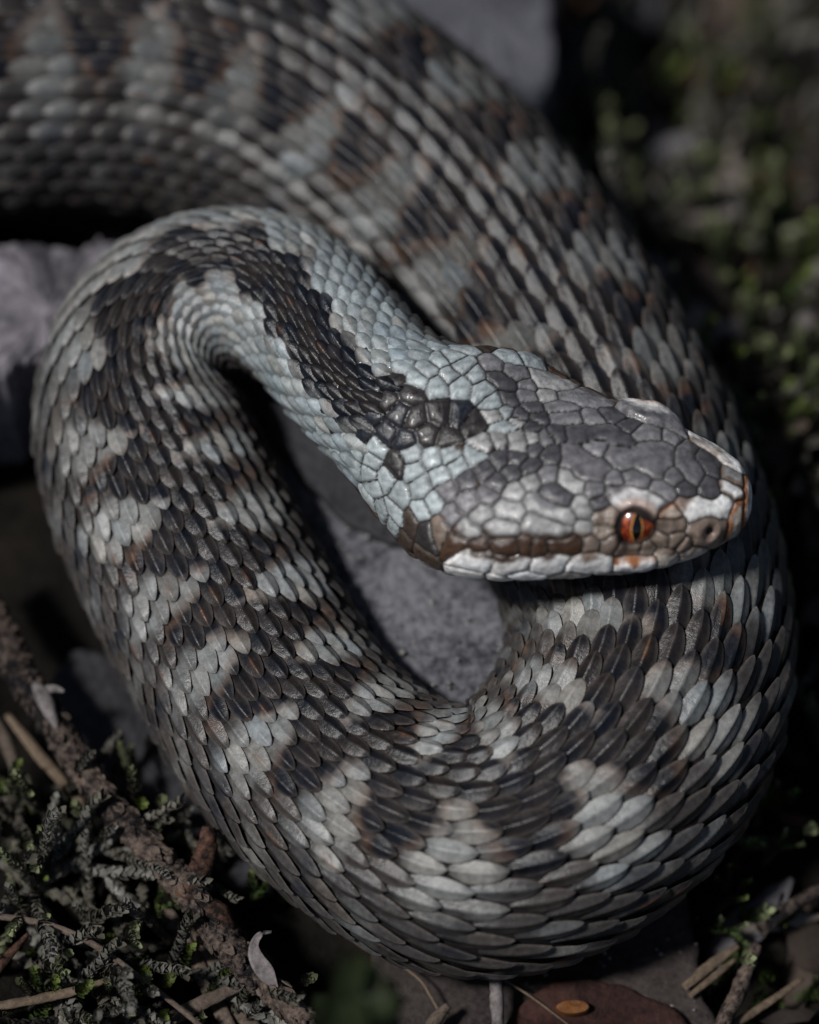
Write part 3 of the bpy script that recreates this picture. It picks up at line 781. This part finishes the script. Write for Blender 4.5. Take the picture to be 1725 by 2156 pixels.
for (a, b, z) in (((425, 1893), (490, 1972), 84),):       # rusty bare stretches of the upper side
    V, F = tube([at(a[0], a[1], z + 110), at((a[0] + b[0]) / 2, (a[1] + b[1]) / 2, z + 122), at(b[0], b[1], z + 110)], [14, 30, 14], 16, .12, 3, sub=12, freq=14)
    mesh_obj('bare_patch', V, F, M_TWIGR, twig)
V, F = tube([at(72, 1440, 228), at(90, 1465, 234), at(105, 1500, 232), at(120, 1535, 226)], [8, 17, 15, 4], 12, .10, 4, sub=10, freq=14)
mesh_obj('scar', V, F, M_BONE, twig)
# curled peels of bark: bent ribbons
def ribbon(pts, widths, side, curl=.3, thick=2.5):
    A = catmull(np.hstack([np.array(pts, float), np.array(widths, float)[:, None]]), 8)
    P, wd = A[:, :3], A[:, 3]; T = norm(np.gradient(P, axis=0)); S = norm(np.asarray(side, float) - (T @ np.asarray(side, float))[:, None] * T); N = np.cross(S, T)
    cols = []
    for f in (-1, -.5, 0, .5, 1):
        cols.append(P + S * (wd * f)[:, None] + N * (curl * wd * f * f)[:, None])
    V1 = np.stack(cols, 1); V2 = V1 - N[:, None] * thick
    n = len(P); V = np.vstack([V1.reshape(-1, 3), V2.reshape(-1, 3)])
    f1 = grid_faces(n, 5); F = [tuple(f) for f in f1] + [tuple(f[::-1] + n * 5) for f in f1]
    for i in range(n - 1):
        for c in (0, 4):
            a, b = i * 5 + c, (i + 1) * 5 + c
            F.append((a, b, b + n * 5, a + n * 5))
    for i in (0, n - 1):
        for c in range(4):
            a, b = i * 5 + c, i * 5 + c + 1
            F.append((a, b, b + n * 5, a + n * 5))
    return V, F
V, F = ribbon([at(582, 2080, 220), at(560, 2048, 244), at(540, 2018, 258), at(535, 1990, 268), at(548, 1968, 276), at(572, 1962, 276)], [4, 17, 15, 9, 6, 2], (1, .3, .1))
mesh_obj('bark_peel', V, F, M_BONE, twig)
V, F = ribbon([at(95, 1452, 238), at(115, 1450, 250), at(135, 1456, 256)], [10, 8, 3], (.2, 1, .1))
mesh_obj('bark_peel', V, F, M_BONE, twig)
flk = []
for k in range(90):
    t = rng.uniform(.06, .95) * (len(TPTS) - 1); i = int(t); c = TPTS[i] * (1 - t + i) + TPTS[i + 1] * (t - i)
    ax_ = norm(TPTS[i + 1] - TPTS[i]); an = rng.uniform(-1.2, 1.2); s_ = norm(np.cross(ax_, Z)); o_ = s_ * sin(an) + Z * cos(an); sd_ = np.cross(o_, ax_)
    r_ = np.interp(t, range(len(tr)), tr); c = c + o_ * (r_ + 1)
    L_, W_ = rng.uniform(8, 22), rng.uniform(5, 12)
    V, F = ribbon([c - ax_ * L_ - o_ * 4, c, c + ax_ * L_ * .8 + o_ * rng.uniform(1, 9)], [W_ * .5, W_, W_ * .3], sd_, curl=-.4)
    mesh_obj('bark_flake', V, F, M_TWIG if rng.random() < .8 else M_WOOD, twig)

def stick(name, pts, rads, mat, label, cat, ridges=.12, flat=1.0, nseg=10, group=None, freq=14):
    V, F = tube([at(*p) for p in pts], rads, nseg, ridges, rng.integers(99), flat, freq=freq)
    return tag(mesh_obj(name, V, F, mat, origin=at(*pts[0])), label, cat, group)
stick('splinter', [(15, 1505, 92), (90, 1600, 94), (180, 1700, 92)], [7, 13, 8], M_TAN, 'tan wood splinter lying along the underside of the twig', 'splinter', flat=.5)
stick('splinter', [(-30, 1490, 76), (10, 1560, 78), (45, 1660, 74)], [9, 14, 5], M_WOOD, 'grey splinter sticking out under the tan splinter', 'splinter', flat=.5)
stick('wood_strip', [(345, 1905, 90), (420, 2040, 92), (500, 2200, 90)], [13, 17, 16], M_WOOD, 'flat grey wood strip running below the twig', 'wood strip', flat=.35)
stick('wood_strip', [(395, 1960, 76), (480, 2080, 78), (570, 2230, 76)], [14, 19, 18], M_WOOD, 'wide dark wood strip tucked beneath the twig and grey strip', 'wood strip', flat=.35)
stick('wood_strip', [(270, 2200, 126), (400, 2125, 130), (535, 2062, 132)], [15, 17, 10], M_WOOD, 'brown split strip crossing over the two wood strips', 'wood strip', flat=.5)
stick('dry_grass', [(-40, 1925, 190), (90, 1945, 198), (190, 1985, 202), (290, 2055, 198), (380, 2125, 186), (450, 2185, 174)], [7, 7.5, 7, 6.5, 6, 5.5], M_WOOD, 'long thin dry grass stem arching over the moss', 'grass stem', ridges=.06, nseg=8)
stick('dry_grass', [(-30, 2122, 162), (90, 2102, 166), (180, 2080, 168), (245, 2055, 168)], [9, 11, 9, 3], M_TAN, 'straight tan grass blade across the green moss', 'grass blade', flat=.5)
stick('dry_grass', [(-20, 2060, 150), (20, 2010, 156), (60, 1965, 160)], [11, 10, 3], M_TWIGR, 'short brown blade tip pointing up through the moss', 'grass blade', flat=.6)
stick('splinter', [(1440, 2080, 50), (1500, 2030, 54), (1555, 1992, 56)], [9, 12, 6], M_TAN, 'tan frayed splinter beside the brown speckled slab', 'splinter', flat=.5)
stick('splinter', [(1452, 2098, 40), (1505, 2055, 44), (1548, 2020, 44)], [6, 8, 4], M_TAN, 'narrow splinter lying below the tan frayed splinter', 'splinter', flat=.5)
stick('small_stick', [(1490, 2220, 60), (1540, 2120, 66), (1570, 2050, 72), (1595, 1990, 76)], [17, 17, 15, 11], M_TWIG, 'short grey stick standing out of the moss by the speckled slab', 'stick', ridges=.2)
stick('root', [(1052, 2220, 100), (1047, 2110, 112), (1042, 2045, 118), (1052, 2005, 116)], [13, 14, 11, 6], M_BONE, 'pinkish rootlet reaching up over the speckled slab to the body', 'root', ridges=.2)
stick('root_hair', [(1060, 2062, 70), (1120, 2100, 74), (1200, 2160, 60)], [2.2, 2.4, 2], M_TAN, 'hair thin straw crossing the speckled slab', 'root hair', ridges=0, nseg=6)
stick('root_hair', [(800, 2000, 70), (880, 2060, 74), (905, 2095, 76), (925, 2130, 60)], [2.2, 2.6, 3, 3], M_TAN, 'thin curled root fibre below the lowest bend', 'root hair', ridges=0, nseg=6)
stick('splinter', [(900, 2170, 70), (925, 2138, 84), (945, 2118, 92)], [14, 13, 9], M_WOOD, 'stubby splinter end next to the thin curled root fibre', 'splinter', ridges=.2)
stick('dry_twig', [(1500, 2180, 24), (1590, 2130, 30), (1690, 2060, 26)], [9, 9, 6], M_TAN, 'dull tan straw lying behind the short grey stick', 'straw', flat=.6)
stick('dry_twig', [(1600, 1960, 12), (1680, 1900, 20), (1780, 1850, 16)], [14, 15, 12], M_TWIG, 'grey twig half buried beside the mossy bank', 'twig', ridges=.2)

# ---------------------------------------------------------------- moss
def leaf_material(name, sat=1.0):
    m, n, b = new_mat(name)
    a = n.nodes.new('ShaderNodeAttribute'); a.attribute_name = 'Col'
    tc = n.nodes.new('ShaderNodeTexCoord')
    nz = n.nodes.new('ShaderNodeTexNoise'); nz.inputs['Scale'].default_value = 900; nz.inputs['Detail'].default_value = 3
    n.links.new(tc.outputs['Object'], nz.inputs['Vector'])
    r = n.nodes.new('ShaderNodeMapRange'); r.inputs[1].default_value = .3; r.inputs[2].default_value = .7; r.inputs[3].default_value = .6; r.inputs[4].default_value = 1.3
    n.links.new(nz.outputs['Fac'], r.inputs[0])
    v = n.nodes.new('ShaderNodeVectorMath'); v.operation = 'SCALE'
    n.links.new(a.outputs['Color'], v.inputs[0]); n.links.new(r.outputs[0], v.inputs['Scale'])
    n.links.new(v.outputs[0], b.inputs['Base Color'])
    b.inputs['Roughness'].default_value = .5; b.inputs['Specular IOR Level'].default_value = .22
    return m
M_MOSS = leaf_material('moss_leaf')
LEAF = np.array([(0, 0, 0), (.5, .42, .10), (.5, 0, -.05), (.5, -.42, .10), (1, 0, .12), (.8, .22, .10), (.8, -.22, .10)], float)
LEAFF = [(0, 2, 1), (0, 3, 2), (2, 4, 5), (2, 5, 1), (2, 3, 6), (2, 6, 4)]
def moss_shoot(length, nleaf, lw, bend, seed, c_old, c_new, spread=.55, taper=.45, branches=0):
    g = np.random.default_rng(seed)
    V, F, C = [], [], []
    def run(p0, d0, L, n, b):
        T = norm(np.array(d0, float)); p = np.array(p0, float)
        side = norm(np.cross(T, [.3, .2, 1.0])); pts = []
        for i in range(n):
            t = i / n
            T = norm(T + np.array([0, 0, b]) / n + g.normal(0, .03, 3)); p = p + T * L / n
            a = i * 2.39996
            s1 = norm(np.cross(T, side)); s2 = np.cross(T, s1)
            out = s1 * cos(a) + s2 * sin(a)
            ld = norm(T * (1 - spread * .5) + out * (spread + .25 * t) + g.normal(0, .08, 3))
            lat = norm(np.cross(ld, T)); nr = np.cross(lat, ld)
            k = lw * (1 - taper * t) * g.uniform(.8, 1.2)
            q0 = p + out * 2
            q = q0 + (LEAF[:, :1] * ld + LEAF[:, 1:2] * lat * .9 + LEAF[:, 2:] * nr) * k
            o = len(V) * 7
            V.append(q); F.extend([tuple(x + o for x in f) for f in LEAFF])
            tt_ = np.clip((t - .55) / .4, 0, 1) + g.normal(0, .12)
            c = np.clip(np.array(c_old) * (1 - tt_) + np.array(c_new) * tt_, .004, 1) * g.uniform(.7, 1.25)
            C.append(np.tile(c, (7, 1)))
            pts.append((p.copy(), T.copy(), s1.copy()))
        return pts
    pts = run((0, 0, 0), (1, 0, .15), length, nleaf, bend)
    for k in range(branches):
        p, T, s1 = pts[int(len(pts) * (.2 + .5 * k / max(1, branches)))]
        run(p, T + s1 * (1.1 if k % 2 else -1.1), length * .45, nleaf // 2, bend * .6)
    return np.vstack(V), F, np.vstack(C)
OLD = (.105, .098, .078); GRN = (.085, .11, .026); DKG = (.030, .045, .014); GRY = (.14, .135, .12); PAL = (.17, .19, .10)
protos = [moss_shoot(420, 120, 38, .1, 1, OLD, GRY, spread=.34, branches=2), moss_shoot(380, 110, 36, .05, 2, OLD, PAL, spread=.34, branches=3), moss_shoot(460, 130, 40, .12, 3, GRY, OLD, spread=.32, branches=2),
          moss_shoot(230, 80, 34, .8, 4, DKG, GRN), moss_shoot(190, 70, 30, 1.0, 5, DKG, GRN, branches=1), moss_shoot(260, 85, 28, .4, 6, DKG, PAL, branches=2)]
pobs = []
def place_shoot(k, px, py, z, az, el, sc, label, group):
    p = at(px, py, z)
    if k not in [q[0] for q in pobs]:
        V, F, C = protos[k]
        o = mesh_obj('moss_shoot', V, F, M_MOSS, col=C); pobs.append((k, o))
    else:
        o = [q[1] for q in pobs if q[0] == k][0].copy(); COL.objects.link(o)
    o.location = Vector(p * U); o.rotation_euler = (rng.uniform(-.4, .4), -el, az); o.scale = (sc * 1.35,) * 3
    return tag(o, label, 'moss', group)
DRY = ('grey-green dry moss shoot in the tangle below the rough twig', 'dry moss shoots below the twig')
GRE = ('fresh green moss shoot among the dry moss and grass stems', 'green moss shoots below the twig')
for (px, py, a, e, k, sc) in [(40, 1660, -1.9, .1, 0, .9), (120, 1720, -1.6, .2, 1, .9), (200, 1790, -2.4, .15, 2, .8), (30, 1800, -.4, .2, 2, .9), (130, 1860, -.9, .1, 0, 1.0), (230, 1880, -1.3, .1, 1, .9),
                              (60, 1930, -1.2, .2, 2, .9), (180, 1960, -1.1, .1, 0, 1.0), (300, 1850, -1.5, .2, 1, .8), (20, 2000, -.7, .1, 1, .8), (100, 2040, -.6, .2, 2, .8), (250, 2020, -1.0, .1, 0, .8),
                              (150, 1650, -2.6, .2, 1, .7), (-20, 1740, -.8, .2, 0, 1.0), (290, 1960, -1.6, .1, 2, .8), (20, 1590, -1.2, .2, 1, .8), (90, 1800, 2.6, .3, 0, .8), (240, 1760, -.6, .2, 2, .7),
                              (160, 1900, 2.9, .3, 1, .8), (40, 1880, .4, .3, 2, .8), (130, 1760, -.2, .3, 0, .7)]:
    place_shoot(k, px, py, 60 + rng.uniform(-6, 40), a, e * .3, sc * .8, *DRY)
for (px, py, a, e, k, sc) in [(250, 1690, -.6, .5, 3, .8), (280, 1990, -1.3, .3, 3, .8), (310, 2010, -1.5, .2, 4, .8), (60, 2080, -.3, .5, 4, .8), (220, 2090, -.5, .5, 3, .8), (270, 2130, -.4, .4, 4, .9),
                              (120, 2130, .3, .6, 3, .8), (360, 2080, .9, .6, 4, .8), (10, 1690, 1.1, .6, 4, .7), (180, 2150, .1, .6, 5, .8), (430, 2130, 1.2, .5, 3, .7), (520, 1900, .6, .3, 4, .7), (300, 1930, .2, .5, 5, .6)]:
    place_shoot(k, px, py, 50 + rng.uniform(-6, 30), a, e, sc * .75, *GRE)
RGT_ = ('small glossy green moss shoot beside the outer side of the big bend', 'green moss shoots beside the big bend')
for (px, py, a, e, k, sc) in [(1520, 1880, .9, .7, 4, .6), (1545, 1840, 1.3, .8, 3, .7), (1500, 1920, .3, .5, 3, .6), (1560, 1900, 1.6, .9, 4, .6), (1590, 1760, 1.4, .9, 5, .7), (1620, 1720, 1.2, .9, 3, .7),
                              (1480, 1960, -.3, .6, 5, .6), (1600, 1830, .6, .8, 5, .6), (1545, 810, 1.6, 1.0, 3, .8), (1530, 770, 1.4, 1.1, 4, .7), (1600, 930, .2, .5, 3, .9), (1640, 900, .8, .7, 5, .9), (1690, 1260, .9, .7, 3, .8), (1700, 1220, 1.4, .8, 4, .8)]:
    place_shoot(k, px, py, -10 + rng.uniform(-6, 20), a, e, sc * .62, *RGT_)
# one tall shoot rising from just outside the picture, far out of focus
V, F, C = moss_shoot(960, 60, 110, 0.05, 12, (.016, .022, .010), (.022, .030, .011), spread=.8, taper=.15)
o = mesh_obj('moss_stalk', V, F, M_MOSS, col=C, origin=(0, 0, 0))
tp_ = at(715, 2020, 985); o.location = Vector((tp_[0] * U, tp_[1] * U, 10 * U)); o.rotation_euler = (0, -pi / 2 + .12, 1.2)
tag(o, 'tall green moss stalk standing blurred below the lowest bend', 'moss')

# the moss and litter that cover the floor farther off
def carpet(name, n, region, kinds, scl, zoff, seed):
    g = np.random.default_rng(seed); VV, FF, CC = [], [], []; off = 0
    Fp = [np.array(protos[k][1]) for k in range(6)]
    for _ in range(n):
        x, y = region(g)
        k = kinds[g.integers(len(kinds))]; V, _f, C = protos[k]
        sc = g.uniform(*scl); a = g.uniform(0, 2 * pi); e = g.uniform(0, .75)
        R = np.array([[cos(a), -sin(a), 0], [sin(a), cos(a), 0], [0, 0, 1]]) @ np.array([[cos(e), 0, -sin(e)], [0, 1, 0], [sin(e), 0, cos(e)]])
        z = float(ground_z(np.array([x]), np.array([y]))[0]) + zoff
        VV.append(V @ R.T * sc + np.array([x, y, z])); FF.append(Fp[k] + off); CC.append(C * g.uniform(.35, 1.3)); off += len(V)
    o = mesh_obj(name, np.vstack(VV), np.vstack(FF), M_MOSS, col=np.vstack(CC))
    return tag(o, kind='stuff')
DENSE = POS[::6]
def reg_far(g):
    while True:
        px, py = g.uniform(1120, 1850), g.uniform(-350, 2250)
        if py > 1800 and px < 1560: continue
        if py > 1250 and g.random() < .75: continue
        p = at(px, py, -60)
        p = at(px, py, float(ground_z(p[:1], p[1:2])[0]))
        if np.linalg.norm(DENSE[:, :2] - p[:2], axis=1).min() > 330: return p[0], p[1]
def reg_left(g):
    while True:
        px, py = g.uniform(-150, 560), g.uniform(1600, 2300)
        p = at(px, py, 0)
        if np.linalg.norm(DENSE[:, :2] - p[:2], axis=1).min() > 280: return p[0], p[1]
carpet('moss', 330, reg_far, [3, 4, 5, 1, 0], (.6, 1.5), -30, 3)
carpet('moss', 80, reg_left, [0, 1, 2, 3, 4], (.6, 1.0), -50, 4)
# crumbs of dead leaf and wood
def litter(n, region, seed):
    g = np.random.default_rng(seed); VV, FF, CC = [], [], []; off = 0
    pal = [(.20, .17, .15), (.10, .075, .06), (.26, .235, .225), (.045, .035, .03), (.19, .10, .06), (.15, .14, .15)]
    for _ in range(n):
        x, y = region(g); L = g.uniform(60, 330); W = L * g.uniform(.12, .55); a = g.uniform(0, 2 * pi); e = g.normal(0, .35); ro = g.normal(0, .6)
        ax_ = np.array([cos(a) * cos(e), sin(a) * cos(e), sin(e)]); s_ = norm(np.cross(Z, ax_)); n_ = np.cross(ax_, s_); s_, n_ = s_ * cos(ro) + n_ * sin(ro), n_ * cos(ro) - s_ * sin(ro)
        c = np.array([x, y, float(ground_z(np.array([x]), np.array([y]))[0]) + g.uniform(10, 90)])
        t = np.linspace(-1, 1, 7); top = []
        for f in (-1, 0, 1):
            wv = W * (1 - np.abs(t) ** 2.5) * .5 + W * .06
            top.append(c + np.outer(t * L / 2, ax_) + np.outer(wv * f * (1 + .2 * g.normal(0, 1, 7)), s_) + np.outer(-.25 * np.abs(f) * wv + L * .10 * t * t * g.normal(0, 1), n_))
        V = np.stack(top, 1).reshape(-1, 3); V = np.vstack([V, V - n_ * 4])
        f1 = grid_faces(7, 3); F = np.vstack([f1, f1[:, ::-1] + 21])
        VV.append(V); FF.append(F + off); CC.append(np.tile(np.array(pal[g.integers(6)]) * g.uniform(.3, .95), (42, 1))); off += 42
    return tag(mesh_obj('leaf_litter', np.vstack(VV), np.vstack(FF), M_SKIN, col=np.vstack(CC)), kind='stuff')
litter(420, reg_far, 5)

# grit lying on the stone inside the loop and on the speckled bark
def grit(n, box, z, seed):
    g = np.random.default_rng(seed); VV, FF, CC = [], [], []; off = 0
    F0 = np.array([(0, 1, 2), (0, 2, 3), (0, 3, 4), (0, 4, 1), (5, 2, 1), (5, 3, 2), (5, 4, 3), (5, 1, 4)])
    B0 = np.array([(0, 0, 1), (1, 0, 0), (0, 1, 0), (-1, 0, 0), (0, -1, 0), (0, 0, -1)], float)
    for _ in range(n):
        p = at(g.uniform(box[0], box[2]), g.uniform(box[1], box[3]), z); k = g.gamma(2.0, 1.3) + 1.2
        VV.append(p + B0 * (k * g.uniform(.6, 1.5, (6, 3)))); FF.append(F0 + off); off += 6
        CC.append(np.tile(np.array([(.20, .19, .19), (.06, .05, .045), (.30, .28, .26)][g.integers(3)]), (6, 1)))
    return tag(mesh_obj('grit', np.vstack(VV), np.vstack(FF), M_SKIN, col=np.vstack(CC), smooth=False), kind='stuff')
grit(110, (640, 1080, 1080, 1480), 268, 21)
grit(70, (1060, 1930, 1470, 2160), 26, 22)
